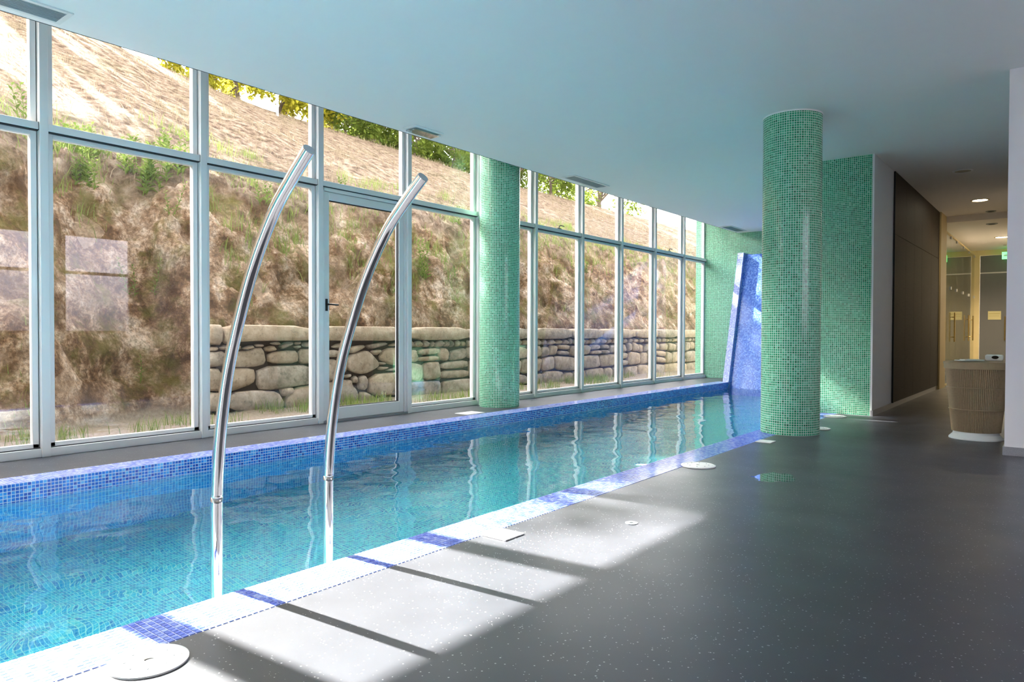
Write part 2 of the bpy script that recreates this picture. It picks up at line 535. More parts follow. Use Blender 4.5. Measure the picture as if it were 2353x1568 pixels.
# copings with mosaic pieces
def tile_mesh(sx, sy, sz):
    m = MB().box(-sx / 2, sx / 2, -sy / 2, sy / 2, 0, sz)
    me = bpy.data.meshes.new('tile'); me.from_pydata(m.v, [], m.f[1:]); me.update()
    return me
NEAR = 11
pn = (XNO - XNI) / NEAR
cop = struct(boxobj('pool_coping', M_GROUT, (XNI, XNO, YB, 9.89, -.2, -.001)), 'lavender blue mosaic pool edge beside the dark deck', 'pool coping')
tm = tile_mesh(PITCH_T * .80, PITCH_T * .80, .004)
tm.materials.append(M_LAVP)
y_first = math.ceil(.62 / PITCH_T)
rest = MB()
cnt = 0
for j in range(y_first, int(9.88 / PITCH_T)):
    for i in range(NEAR):
        # piece centres sit in the middle of world cells so that colour follows the cell
        cx, cyy = XNI + (i + .5) * pn, (j + .5) * PITCH_T
        if cnt < 300 and cx * .0 + j >= y_first:
            o = bpy.data.objects.new('tile', tm)
            o.location = (cx, cyy, -.002)
            link(o, cop); cnt += 1
        else:
            t = PITCH_T * .40
            rest.box(cx - t, cx + t, cyy - t, cyy + t, -.002, .002)
for j in range(int(YB / PITCH_T) + 1, y_first, 1):
    for i in range(NEAR):
        cx, cyy, t = XNI + (i + .5) * pn, (j + .5) * PITCH_T, PITCH_T * .40
        if cyy > -.6: rest.box(cx - t, cx + t, cyy - t, cyy + t, -.002, .002)
tag(rest.build('tiles', M_LAVP, cop), kind='stuff')

copf = struct(boxobj('pool_coping', M_GROUT, (XFO, XFI - .0025, YB, 14.75, -.155, -.0005)), 'white grouted pool edge along the window side with a bright blue mosaic band', 'pool coping')
tmf = MB().box(0, .003, -PITCH_T * .40, PITCH_T * .40, -PITCH_T * .40, PITCH_T * .40)
tme = bpy.data.meshes.new('band_tile'); tme.from_pydata(tmf.v, [], tmf.f); tme.update(); tme.materials.append(M_BLUEP)
rest = MB(); cnt = 0
j0 = int(1.52 / PITCH_T)
order = list(range(j0, int(14.72 / PITCH_T))) + list(range(int(-1.0 / PITCH_T), j0))
for j in order:
    for r in range(6):
        yy, zz = (j + .5) * PITCH_T, -.013 - r * PITCH_T
        if cnt < 300:
            o = bpy.data.objects.new('tile', tme); o.location = (XFI - .003, yy, zz); link(o, copf); cnt += 1
        else:
            t = PITCH_T * .40
            rest.box(XFI - .003, XFI, yy - t, yy + t, zz - t, zz + t)
tag(rest.build('band_tiles', M_BLUEP, copf), kind='stuff')
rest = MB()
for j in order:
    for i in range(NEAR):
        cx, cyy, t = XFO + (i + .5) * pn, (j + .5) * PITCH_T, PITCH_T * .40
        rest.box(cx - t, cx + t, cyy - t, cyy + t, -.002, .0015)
tag(rest.build('top_tiles', M_SHEENP, copf), kind='stuff')

# ceiling and roof
struct(boxobj('ceiling', M_CEIL, (XCE, XR + .2, YB, 16.1, C, C + .3)), 'smooth white ceiling over the pool hall', 'ceiling')
struct(boxobj('ceiling', M_CEIL, (XP - .2, XQ + .2, 16.1, 22.3, C - .12, C + .3)), 'lower ceiling at the far end of the corridor', 'ceiling')
struct(boxobj('ceiling', M_CEIL, (-7.05, XCE, YB, YE + .2, 4.02, 4.3)), 'raised ceiling strip above the window heads', 'ceiling')

struct(boxobj('trim_added_board', plain('added_dark_board', srgb(70, 74, 78), .8), (XCE - .02, XCE - .0005, YB, YE, C + .002, 4.0)), 'unseen dark board added behind the ceiling edge to dull its reflection in the windows', 'trim')  # unseen dark board added to dull the bright ceiling edge mirrored in the glass

# end wall, wall block, opposite walls
ew = struct(boxobj('wall_end', M_GREEN, (-7.0, XP - .3, YE, YE + .25, -1.5, 4.05), uv=True), 'green mosaic end wall beyond the pool', 'wall')
wb = MB()
wb.box(XNI + .03, XP - .02, YP, YE + .1, -.1, C)
struct(wb.build('wall_block', M_GREEN, uv=True), 'green mosaic wall face beside the corridor opening', 'wall')
wc = struct(boxobj('wall_corridor', M_WALL, (XP - .021, XP, YP - .002, 16.15, 0, C)), 'plain white return wall at the corridor mouth', 'wall')
struct(boxobj('baseboard_corridor', M_GRANITE, (XP - .015, XP + .012, YP - .012, 16.15, 0, .07)), 'low granite skirting along the dark panelled corridor wall', 'skirting')
struct(boxobj('wall_right', M_WALL, (XQ, XR + .2, YR, YR + .22, 0, C)), 'pale lavender painted wall at the mouth of the corridor', 'wall')
struct(boxobj('wall_passage', M_WALL, (XQ, XQ + .2, YR + .22, 22.3, 0, C)), 'corridor side wall behind the bamboo basket', 'wall')
struct(MB().box(XQ - .012, XR, YR - .012, YR, 0, .075).box(XQ - .012, XQ, YR, 10.6, 0, .075).build('baseboard_right', M_GRANITE), 'speckled granite skirting around the pale wall corner', 'skirting')
struct(boxobj('wall_back', M_WALL, (-7.0, XR + .2, YB - .2, YB, -1.5, 4.2)), 'plain white wall at the rear of the pool hall', 'wall')

# opposite wall with its windows
RW = [(4.2, 5.6), (5.75, 7.15)]
RZ0, RZ1 = 1.0, 3.15
wr = MB()
wr.box(XR, XR + .2, YB, YR, 0, RZ0).box(XR, XR + .2, YB, YR, RZ1, C)
edges = [YB] + [e for w in RW for e in w] + [YR]
for a, b in zip(edges[0::2], edges[1::2]): wr.box(XR, XR + .2, a, b, RZ0, RZ1)
struct(wr.build('wall_opposite', M_WALL), 'white wall with windows facing the pool side', 'wall')
wi = 20
for a, b in RW:
    w = empty('window_%d' % wi, (XR + .1, (a + b) / 2, RZ0)); wi += 1
    struct(w, 'square paned window in the white wall opposite the glazing', 'window')
    w['group'] = 'windows in the opposite wall'
    hb, hh = (b - a) / 2, RZ1 - RZ0
    fm = MB().box(-.04, .04, -hb, -hb + .06, 0, hh).box(-.04, .04, hb - .06, hb, 0, hh).box(-.04, .04, -hb, hb, 0, .06).box(-.04, .04, -hb, hb, hh - .06, hh).box(-.04, .04, -hb, hb, 1.28, 1.34)
    fm.build('window_frame', M_ALU, w)
    MB().box(-.006, .006, -hb, hb, 0, hh).build('pane', M_TINT, w)
gb = struct(boxobj('ground', plain('outer_paving', srgb(170, 164, 152), .9), (XR + .2, 40, -30, 30, -.4, -.1)), 'pale paved ground outside the opposite windows', 'ground')

# ------------------------------------------------------------------ window wall
ZT0, ZT1 = 2.735, 2.797
ZH = 4.02
def post(parent, y1):
    MB().box(XG - .05, XW, y1 - .065, y1, 0, ZH).build('post', M_ALU, parent, bevel=.004)
bays = []
posts = [Y0 + k * S for k in range(-5, 10)]
n = 1
for k in range(-6, 10):
    ya = Y0 + k * S if k >= -5 else YB
    yb = Y0 + (k + 1) * S - .065 if k < 9 else YE
    door = (k == 2)
    if ya < YB: continue
    w = empty(('door_1' if door else 'window_%d' % n), (0, 0, 0))
    if not door: n += 1
    if k >= -5: post(w, ya)
    # sash strips and gaskets
    zb = .07
    sash, gas = MB(), MB()
    for (s0, s1) in (((yb - .050, yb - .006)), ((ya + .006, ya + .050))):
        if not door:
            sash.box(XG - .035, XG + .03, s0, s1, zb, ZT0)
        sash.box(XG - .035, XG + .03, s0, s1, ZT1, ZH)
    for (s0, s1) in ((yb - .006, yb), (ya, ya + .006)):
        gas.box(XG - .03, XG + .02, s0, s1, zb if not door else ZT1, ZH)
    if not door:
        sash.box(XG - .035, XG + .03, ya + .006, yb - .006, zb + .006, zb + .04)
        sash.box(XG - .035, XG + .03, ya + .05, yb - .05, ZT0 - .045, ZT0 - .010)
        gas.box(XG - .03, XG + .035, ya, yb, zb, zb + .006)
    gas.box(XG - .03, XW - .022, ya, yb - .004, ZT0 - .010, ZT0)
    sash.build('sash_frame', M_ALU, w, bevel=.002)
    gas.build('gasket', M_GASK, w)
    # transom bar with its dark end cap
    MB().box(XG - .03, XW - .012, ya, yb - .002, ZT0, ZT1).build('transom', M_ALU, w, bevel=.006)
    if k < 9:
        MB().box(XG - .02, XW - .013, yb - .002, yb + .001, ZT0 - .004, ZT1 + .002).build('end_cap', M_GASK, w)
    MB().box(XG - .004, XG + .004, ya, yb, ZT1, ZH).build('pane', M_GLASS, w)
    if not door:
        MB().box(XG - .04, XW - .018, ya, yb, 0, zb).build('sill_rail', M_ALU, w, bevel=.003)
        MB().box(XG - .004, XG + .004, ya, yb, zb, ZT0).build('pane', M_GLASS, w)
        lab = 'tall aluminium framed window bay with a high transom looking onto the hillside'
        if k == 1: lab = 'tall aluminium framed window bay right before the glazed door, stone wall outside'
        elif k == 0: lab = 'tall window bay looking onto bare rock, two bays before the glazed door'
        elif k == 3: lab = 'tall window bay between the glazed door and the green mosaic column'
        elif k == 9: lab = 'narrow window bay touching the green mosaic end wall'
        elif k in (5, 8): lab = 'tall window bay with a black latch on its transom, beyond the green column'
        elif k in (4, 6, 7): lab = 'tall plain window bay in the row beyond the green column'
        struct(w, lab, 'window'); w['group'] = 'window bays facing the hillside'
        if k in (5, 8):
            ly = (ya + yb) / 2 - .02
            lt = MB().box(XW - .06, XW - .02, ly - .05, ly + .05, ZT1, ZT1 + .012)
            lt.tube([(XW - .035, ly, ZT1), (XW - .035, ly + .01, ZT1 + .05), (XW - .03, ly + .05, ZT1 + .062), (XW - .03, ly + .14, ZT1 + .058)], .009, 8)
            tag(lt.build('latch', M_BLACK, w), 'black lever latch')
    else:
        fr = MB()
        fr.box(XG - .04, XW - .03, ya, ya + .035, 0, ZT0).box(XG - .04, XW - .03, yb - .035, yb, 0, ZT0).box(XG - .04, XW - .03, ya, yb, ZT0 - .05, ZT0 - .002)
        fr.build('door_frame', M_ALU, w, bevel=.003)
        a, b, zt = ya + .038, yb - .038, ZT0 - .056
        lf = MB()
        lf.box(XG - .035, XW - .045, a, a + .075, .025, zt).box(XG - .035, XW - .045, b - .075, b, .025, zt)
        lf.box(XG - .035, XW - .045, a + .075, b - .075, zt - .09, zt).box(XG - .035, XW - .045, a + .075, b - .075, .025, .165)
        leaf = lf.build('door_leaf', M_ALU, w, bevel=.003)
        gk = MB()
        gk.box(XG - .01, XG + .028, a + .075, a + .083, .165, zt - .09).box(XG - .01, XG + .028, b - .083, b - .075, .165, zt - .09)
        gk.box(XG - .01, XG + .028, a + .075, b - .075, .165, .173).box(XG - .01, XG + .028, a + .075, b - .075, zt - .098, zt - .09)
        gk.build('gasket', M_GASK, leaf)
        MB().box(XG - .004, XG + .004, a + .07, b - .07, .16, zt - .085).build('pane', M_GLASS, w)
        MB().box(XG - .06, XW - .005, ya, yb, 0, .022).build('threshold', M_GRANITE, w)
        hd = MB()
        hd.box(XW - .05, XW - .038, a + .02, a + .05, 1.30, 1.44)
        hd.tube([(XW - .045, a + .035, 1.375), (XW + .012, a + .035, 1.375), (XW + .015, a + .06, 1.375), (XW + .015, a + .16, 1.372)], .010, 8)
        tag(hd.build('handle', M_BLACK, w), 'black lever handle')
        struct(w, 'glazed aluminium door in the window wall with a black lever handle', 'door')
struct(boxobj('wall_plinth', M_GROUT, (-7.0, -6.85, YB, YE, -.6, .0)), 'concrete plinth under the window wall', 'wall')
struct(boxobj('wall_header', M_WALL, (-7.05, -6.86, YB, YE, 3.98, 4.3)), 'header band above the windows', 'wall')

# portals guide the sky light through the glazing
def portal(name, x, y0, y1, z0, z1, sx):
    d = bpy.data.lights.new(name, 'AREA'); d.shape = 'RECTANGLE'
    d.size, d.size_y = (z1 - z0), (y1 - y0)
    d.cycles.is_portal = True
    o = bpy.data.objects.new(name, d); COL.objects.link(o)
    o.location = (x, (y0 + y1) / 2, (z0 + z1) / 2)
    o.rotation_euler = (0, math.radians(-90 if sx > 0 else 90), 0)
portal('window_portal', XG - .06, YB, YE, 0, 4.0, 1)
portal('opposite_portal', XR + .22, RW[0][0], RW[-1][1], RZ0, RZ1, -1)

# ------------------------------------------------------------------ blue water slide wall at the end
def lean(z): return 14.62 + (z + .1) / 2.94 * .86
sl = empty('waterfall_slab', (-5.2, 15.3, 0))
struct(sl, 'leaning cobalt blue mosaic waterfall slab at the end of the pool', 'waterfall slab')
def prism_yz(name, mat, x0, x1, dy, z0, z1, parent):
    m = MB()
    L = math.hypot(z1 - z0, lean(z1) - lean(z0))
    a, b = lean(z0) + dy, lean(z1) + dy
    yb = YE
    m.face([(x0, a, z0), (x1, a, z0), (x1, b, z1), (x0, b, z1)], [(x0, 0), (x1, 0), (x1, L), (x0, L)])
    m.face([(x0, yb, z0), (x0, a, z0), (x0, b, z1), (x0, yb, z1)], [(yb, z0), (a, z0), (b, z1), (yb, z1)])
    m.face([(x1, a, z0), (x1, yb, z0), (x1, yb, z1), (x1, b, z1)], [(a, z0), (yb, z0), (yb, z1), (b, z1)])
    m.face([(x0, b, z1), (x1, b, z1), (x1, yb, z1), (x0, yb, z1)], [(x0, b), (x1, b), (x1, yb), (x0, yb)])
    o = m.build(name, mat, None, uv=True)
    o.parent = parent; o.matrix_parent_inverse = Matrix.Translation((5.2, -15.3, 0))
    return o
prism_yz('cheek', M_LAVT, -5.845, XFI, 0, -.2, 2.84, sl)
prism_yz('slab_face', M_SLAB, XFI, -3.0, .10, -1.3, 2.80, sl)
prism_yz('cheek', M_LAVT, -3.0, -2.87, 0, -.2, 2.84, sl)

# ------------------------------------------------------------------ columns
def column(loc, r, z0, z1, label):
    m = MB(); n = 72
    N = round(2 * math.pi * r / PITCH_T) * PITCH_T
    for j in range(n):
        a, b = 2 * math.pi * j / n, 2 * math.pi * (j + 1) / n
        m.face([(r * math.cos(a), r * math.sin(a), z0), (r * math.cos(b), r * math.sin(b), z0), (r * math.cos(b), r * math.sin(b), z1), (r * math.cos(a), r * math.sin(a), z1)],
               [(N * j / n, z0), (N * (j + 1) / n, z0), (N * (j + 1) / n, z1), (N * j / n, z1)])
    e = empty('column', loc)
    o = m.build('tiled_shaft', M_GREEN, e, uv=True)
    bm = bmesh.new(); bm.from_mesh(o.data)
    bmesh.ops.remove_doubles(bm, verts=bm.verts, dist=1e-4)
    bm.to_mesh(o.data); bm.free()
    for p in o.data.polygons: p.use_smooth = True
    MB().lathe([(0, z1 - .014), (r + .006, z1 - .014), (r + .006, z1), (0, z1)], 72).build('top_trim', M_PLASTIC, e)
    struct(e, label, 'column')
    return e
column((-2.335, 7.715, 0), .295, 0, C, 'round green mosaic column standing at the pool edge beside the dark deck')
column((-6.42, 7.80, 0), .29, 0, 4.02, 'round green mosaic column standing against the windows')

# ------------------------------------------------------------------ curved steel spouts
PROF = [(-2.80, -1.0), (-2.80, -.06), (-2.799, .15), (-2.797, .371), (-2.767, .629), (-2.707, .885), (-2.623, 1.098), (-2.511, 1.319), (-2.376, 1.509), (-2.249, 1.631), (-2.150, 1.714)]
def smooth_curve(pts, per=8):
    out = []
    P = [Vector((a, b)) for a, b in pts]
    for i in range(len(P) - 1):
        p0, p1, p2, p3 = P[max(i - 1, 0)], P[i], P[i + 1], P[min(i + 2, len(P) - 1)]
        for k in range(per):
            t = k / per
            out.append(.5 * ((2 * p1) + (p2 - p0) * t + (2 * p0 - 5 * p1 + 4 * p2 - p3) * t * t + (3 * p1 - 3 * p2 + p3 - p0) * t ** 3))
    out.append(P[-1])
    return out
def spout(y, label):
    e = empty('curved_spout', (-2.80, y, BOT))
    pts = smooth_curve(PROF)
    lo = [(p.x + 2.80, 0, p.y - BOT) for p in pts if p.y <= .371]
    hi = [(p.x + 2.80, 0, p.y - BOT) for p in pts if p.y >= .36]
    MB().tube([(0, 0, 0)] + lo, .0245, 28).build('lower_tube', M_STEEL, e, smooth=True)
    ct = MB().tube(hi, .0245, 28, caps=False).build('curved_tube', M_STEEL, e, smooth=True)
    sx, _, sz = hi[0]
    MB().tube([(sx, 0, sz - .004), (sx + .0003, 0, sz + .004)], .0253, 28).build('joint_ring', M_STEEL, ct, smooth=False)
    a, b = Vector(hi[-2]), Vector(hi[-1]); t = (b - a).normalized()
    MB().tube([b - t * .006, b + t * .0015], .0240, 28).build('end_cap', M_BRUSH, ct)
    MB().lathe([(0, .03), (.07, .03), (.08, .02), (.08, 0)], 28).build('base_flange', M_STEEL, e)
    tag(e, label, 'spout', 'curved steel spouts')
spout(1.535, 'tall curved polished steel spout at the pool edge beside the big round lid')
spout(2.102, 'tall curved polished steel spout at the pool edge next to the white square plate')

# ------------------------------------------------------------------ lids and plates on the deck
def lid(loc, r, label):
    e = empty('skimmer_lid', loc)
    MB().lathe([(r, 0), (r, .006), (r - .012, .010), (r - .020, .010), (r - .022, .006)], 56).build('rim', M_PLASTIC, e)
    cv = MB().lathe([(r - .022, 0), (r - .024, .008), (.016, .010), (.016, .002), (0, .002)], 56).build('cover', M_PLASTIC, e)
    MB().lathe([(.016, .0045), (0, .0045)], 20).build('finger_hole', M_GASK, cv)
    for q in range(8):
        a = q * math.pi / 4 + .3
        MB().box(.6 * r * math.cos(a) - .004, .6 * r * math.cos(a) + .004, .6 * r * math.sin(a) - .004, .6 * r * math.sin(a) + .004, .0088, .0108).build('stud', M_VENT, cv)
    tag(e, label, 'lid', 'round white pool lids')
lid((-2.298, 1.03, .001), .118, 'round white skimmer lid set in the sunlit deck at the foot of a steel spout')
lid((-2.305, 5.29, .001), .135, 'round white skimmer lid on the shaded deck in front of the green column')
lid((-2.165, 8.19, .001), .12, 'small round white lid tucked behind the green column')
lid((-2.32, 9.50, .001), .135, 'round white lid at the foot of the green mosaic wall')
def plate(x0, x1, y0, y1, label):
    e = empty('access_plate', ((x0 + x1) / 2, (y0 + y1) / 2, .0005))
    hx, hy = (x1 - x0) / 2, (y1 - y0) / 2
    MB().box(-hx, hx, -hy, hy, 0, .007).build('cover', M_PLASTIC, e, bevel=.0015)
    tag(e, label, 'cover plate', 'white square access plates')
plate(-2.383, -2.226, 2.757, 2.914, 'white square access plate on the sunlit deck at the pool edge')
plate(-2.383, -2.235, 6.80, 6.955, 'white square access plate on the deck in front of the green column')
plate(-6.23, -6.0, 6.66, 6.99, 'white square access plate on the window side strip beside the green column')
e = empty('floor_socket', (-1.896, 3.461, .0005))
MB().lathe([(.034, 0), (.034, .003), (.022, .004), (.012, .003)], 24).build('flange', M_VENT, e)
MB().lathe([(.012, .0035), (0, .0035)], 12).build('socket_hole', M_GASK, e)
tag(e, 'small round metal floor socket in the deck', 'socket')

# ------------------------------------------------------------------ ceiling fittings
def vent(x0, x1, y0, y1, label, slats=9):
    e = empty('ceiling_vent', ((x0 + x1) / 2, (y0 + y1) / 2, C))
    hx, hy, b = (x1 - x0) / 2, (y1 - y0) / 2, .035
    f = MB().box(-hx, hx, -hy, -hy + b, -.012, -.0005).box(-hx, hx, hy - b, hy, -.012, -.0005).box(-hx, -hx + b, -hy + b, hy - b, -.012, -.0005).box(hx - b, hx, -hy + b, hy - b, -.012, -.0005)
    f.build('frame', M_ALU, e, bevel=.002)
    MB().box(-hx + b, hx - b, -hy + b, hy - b, -.003, -.0008).build('backing', M_VENTD, e)
    for i in range(slats):
        x = -hx + b + (i + .5) * (2 * hx - 2 * b) / slats
        MB().box(x - .004, x + .004, -hy + b, hy - b, -.011, -.003).build('slat', M_VENT, e)
    tag(e, label, 'ceiling vent', 'linear ceiling vents')
vent(-5.905, -5.63, .62, 2.03, 'long white framed slot vent in the ceiling over the first window bays')
vent(-5.895, -5.645, 8.57, 9.55, 'slot vent in the ceiling just beyond the window side column')
vent(-5.945, -5.68, 14.66, 15.56, 'slot vent in the ceiling above the blue slab, near the end wall')
e = empty('emergency_light', (-5.76, 5.64, C))
MB().box(-.10, .10, -.22, .22, -.02, -.0005).build('housing', M_PLASTIC, e, bevel=.004)
MB().box(-.085, .085, -.20, .20, -.045, -.02).build('lens', M_LENS, e, bevel=.012)
MB().tube([(0, -.16, -.03), (0, .16, -.03)], .009, 10).build('tube', M_PLASTIC, e)
tag(e, 'clear rectangular emergency light fitting on the ceiling by the windows', 'light')

def downlight(x, y, z, r, on, label, power=0):
    e = empty('downlight', (x, y, z))
    MB().lathe([(r + .02, 0), (r + .02, -.006), (r, -.010), (r - .006, -.004)], 36).build('rim', M_PLASTIC if not on else M_CREAM, e)
    MB().lathe([(r - .005, -.005), (0, -.005)], 36).build('lens', M_LAMPON if on else M_LAMPOFF, e)
    tag(e, label, 'ceiling light', 'corridor downlights')
    if on:
        d = bpy.data.lights.new('downlight_glow', 'SPOT'); d.energy = power; d.color = (1.0, .78, .48)
        d.spot_size = math.radians(150); d.spot_blend = .6; d.shadow_soft_size = .1
        l = bpy.data.objects.new('downlight_glow', d); COL.objects.link(l); l.location = (x, y, z - .03)
downlight(-1.215, 11.70, C, .105, False, 'unlit round downlight in the dark corridor ceiling')
downlight(-1.241, 14.43, C, .115, True, 'glowing warm downlight above the dark panelled part of the corridor', 6)
downlight(-1.24, 19.2, C - .12, .115, True, 'glowing warm downlight above the glass partition in the corridor', 150)
def disc(name, x, y, z, r, mat, label, cat):
    e = empty(name, (x, y, z))
    MB().lathe([(r, 0), (r, -.006), (r * .85, -.014), (r * .82, -.010), (0, -.010)], 32).build('cover', mat, e)
    MB().lathe([(r * .6, -.011), (r * .55, -.014), (0, -.014)], 24).build('grille', M_VENTD, e)
    tag(e, label, cat)
disc('ceiling_speaker', -1.192, 15.85, C, .085, M_VENT, 'dark round ceiling speaker just before the lower corridor ceiling', 'speaker')
disc('air_valve', -1.24, 16.75, C - .12, .10, M_VENT, 'dark round air valve in the lower corridor ceiling', 'air valve')
disc('smoke_detector', -1.28, 20.9, C - .12, .06, M_PLASTIC, 'small smoke detector on the lower corridor ceiling', 'detector')

# ------------------------------------------------------------------ corridor
pw = empty('wall_panelling', (XP, 11.15, 0))
struct(pw, 'dark oak panelling along the corridor wall', 'wall panelling')
ys = [11.16, 12.0, 12.72, 13.45, 14.46, 15.40]
for a, b in zip(ys, ys[1:]):
    for z0, z1 in ((.075, 2.455), (2.462, C - .005)):
        MB().box(.002, .022, a - 11.15 + .002, b - 11.15 - .002, z0, z1).build('panel', M_OAK, pw)
MB().box(.001, .024, -.02, .006, .07, C - .004).build('edge_trim', M_GASK, pw)
cf = MB().box(XP, XP + .05, 15.40, 16.15, 0, C - .001)
struct(cf.build('trim_1', M_CREAM), 'cream door surround at the end of the oak panelling', 'trim')
gp = empty('glass_partition', (XP, 16.15, 0))
struct(gp, 'frameless glass partition with doors along the corridor', 'glass partition')
gy = [0, 1.05, 2.0, 3.2, 4.4, 5.6]
for i, (a, b) in enumerate(zip(gy, gy[1:])):
    o = MB().box(-.006, .006, a + .004, b - .004, .03, 3.07).build('pane', M_CGLASS, gp)
    for z in (.05, 2.0, 3.05):
        MB().box(-.02, .02, b - .05, b + .03, z - .03, z + .03).build('clip', M_BRUSH, o)
for yy in (1.36, 4.0, 4.95):
    h = MB().tube([(.05, yy, .88), (.05, yy, 1.50)], .014, 10)
    h.tube([(0, yy, .98), (.05, yy, .98)], .009, 8).tube([(0, yy, 1.40), (.05, yy, 1.40)], .009, 8)
    tag(h.build('pull_handle', M_BRASS, gp), 'vertical bar pull handle')
MB().box(-.02, .02, 0, 5.6, 0, .03).build('floor_rail', M_CREAM, gp)
MB().box(-.02, .02, 0, 5.6, 3.07, 3.10).build('head_rail', M_CREAM, gp)
# small room behind the glass
struct(boxobj('wall_treatment', plain('cream_wall', srgb(214, 200, 156), .6), (-4.3, -4.2, YE + .25, 22.3, 0, C)), 'cream back wall of the small room behind the glass partition', 'wall')
struct(boxobj('floor', M_FLOOR, (-4.3, XNO, YE + .25, 22.3, -.25, 0)), 'dark floor of the small room behind the glass', 'floor')
struct(boxobj('ceiling', M_CEIL, (-4.3, XP - .2, YE + .25, 22.3, C - .12, C + .2)), 'ceiling of the small room behind the glass', 'ceiling')
struct(MB().box(-4.3, -1.875, 22.0, 22.2, 0, C).box(-1.875, XQ + .2, 22.0, 22.2, 3.09, C).build('wall_far', plain('cream_end_wall', srgb(222, 206, 160), .6)), 'cream wall around the grey door at the corridor end', 'wall')
ed = empty('door_2', (-1.16, 22.04, 0))
struct(ed, 'grey glazed double door closing the corridor end', 'door')
for sx in (-1, 1):
    MB().box(.36 * sx - .35, .36 * sx + .35, -.02, .02, .01, 2.62).build('door_leaf', M_DOORG, ed)
MB().box(-.71, .71, -.02, .02, 2.64, 3.08).build('fanlight', M_DOORG, ed)
MB().box(-.71, .71, -.03, .03, 2.615, 2.645).build('door_head', M_BRUSH, ed)
tag(MB().tube([(-.16, -.06, .88), (-.16, -.06, 1.5)], .014, 10).tube([(-.16, -.02, .95), (-.16, -.06, .95)], .009, 8).tube([(-.16, -.02, 1.43), (-.16, -.06, 1.43)], .009, 8).build('pull_handle', M_BRASS, ed), 'vertical bar pull handle')
nt = empty('notice', (-1.547, 22.015, 1.525))
MB().box(-.14, .14, -.006, 0, -.11, .11).build('sheet', M_PAPER, nt)
MB().box(-.12, .12, -.0075, -.006, .03, .06).box(-.12, .10, -.0075, -.006, -.02, -.005).build('print', plain('faded_print', srgb(188, 180, 130), .8), nt)
tag(nt, 'pale yellow paper notice stuck on the grey corridor door', 'notice')
ex = empty('exit_sign', (-1.22, 21.6, 3.02))
exb = MB().box(-.16, .16, -.03, .03, -.09, .09).build('box', M_EXIT, ex, bevel=.006)
ar = MB(); ar.face([(.02, -.0315, -.05), (.12, -.0315, 0), (.02, -.0315, .05)]); ar.box(-.12, .02, -.0335, -.031, -.015, .015)
ar.build('arrow', M_PLASTIC, exb)
MB().tube([(0, 0, .09), (0, 0, .2)], .008, 8).build('hanger', M_PLASTIC, ex)
tag(ex, 'green illuminated exit sign with a white arrow hanging near the corridor end', 'exit sign')

# ------------------------------------------------------------------ bamboo laundry basket
hb = empty('laundry_basket', (-.735, 8.45, 0))
def oval(t, z, off=0.0):
    s = .235 + .055 * (z / .72) + off
    return s
NS = 96
bd = MB()
for j in range(NS):
    a0 = 2 * math.pi * j / NS
    hw = math.pi / NS * .82
    for (zz0, zz1) in ((.075, .715),):
        r0, r1 = .205 + .0, .268
        q = []
        for zz, rr_ in ((zz0, r0), (zz1, r1)):
            for off, da in ((0, -hw), (.006, 0), (0, hw), (-.004, 0)):
                q.append(((rr_ + off) * math.cos(a0 + da), (rr_ + off) * .92 * math.sin(a0 + da), zz))
        i = len(bd.v); bd.v += q
        bd.f += [(i, i + 1, i + 5, i + 4), (i + 1, i + 2, i + 6, i + 5), (i + 2, i + 3, i + 7, i + 6), (i + 3, i, i + 4, i + 7)]
tag(bd.build('bamboo_slats', M_BAMBOO, hb), kind='stuff')
MB().lathe([(0, .075), (.196, .075), (.258, .715)], 48, 1, .92).build('lining', plain('basket_lining', srgb(120, 100, 76), .9), hb)
for z, r in ((.30, .229), (.52, .2505)):
    ring = [((r + .006) * math.cos(2 * math.pi * t / 60), (r + .006) * .92 * math.sin(2 * math.pi * t / 60), z) for t in range(61)]
    MB().tube(ring, .0045, 6).build('cord_tie', M_RIM, hb)
MB().lathe([(.262, .705), (.282, .705), (.286, .752), (.262, .752)], 60, 1, .92).build('rim', M_RIM, hb)
MB().lathe([(.290, .752), (.290, .768), (.280, .776), (0, .782)], 60, 1, .92).build('basket_lid', M_RIM, hb)
MB().lathe([(.235, 0), (.235, .012), (.20, .05), (.195, .075), (0, .075)], 48, 1, .92).build('base', M_PLASTIC, hb)
tag(hb, 'tapered bamboo slat laundry basket on a white base by the corridor wall', 'basket')
tw = empty('folded_cloth', (-.80, 8.36, .784))
MB().box(-.10, .12, -.07, .07, 0, .008).build('layer', M_TOWEL, tw, bevel=.003)
MB().box(-.06, .12, -.07, .05, .008, .016).build('layer', M_TOWEL, tw, bevel=.003)
tw.rotation_euler = (0, 0, .5)
tag(tw, 'flat folded white cloth on the basket lid', 'cloth')
bx = empty('tissue_box', (-.60, 8.60, .784))
bxb = MB().box(-.075, .075, -.05, .05, 0, .062).build('box', M_PLASTIC, bx, bevel=.014)
MB().lathe([(.030, .0005), (0, .001)], 20, 1.0, .6, c=(0, 0, .0625)).build('slot', M_OAK, bxb)
sl2 = MB(); sl2.lathe([(.030, 0), (.022, .004), (0, .005)], 20)
o = sl2.build('front_label', M_OAK, bxb); o.rotation_euler = (math.radians(90), 0, 0); o.location = (.01, -.0505, .035); o.scale = (1, .55, 1)
tag(bx, 'white rounded tissue box with a dark oval, standing on the basket lid', 'box')

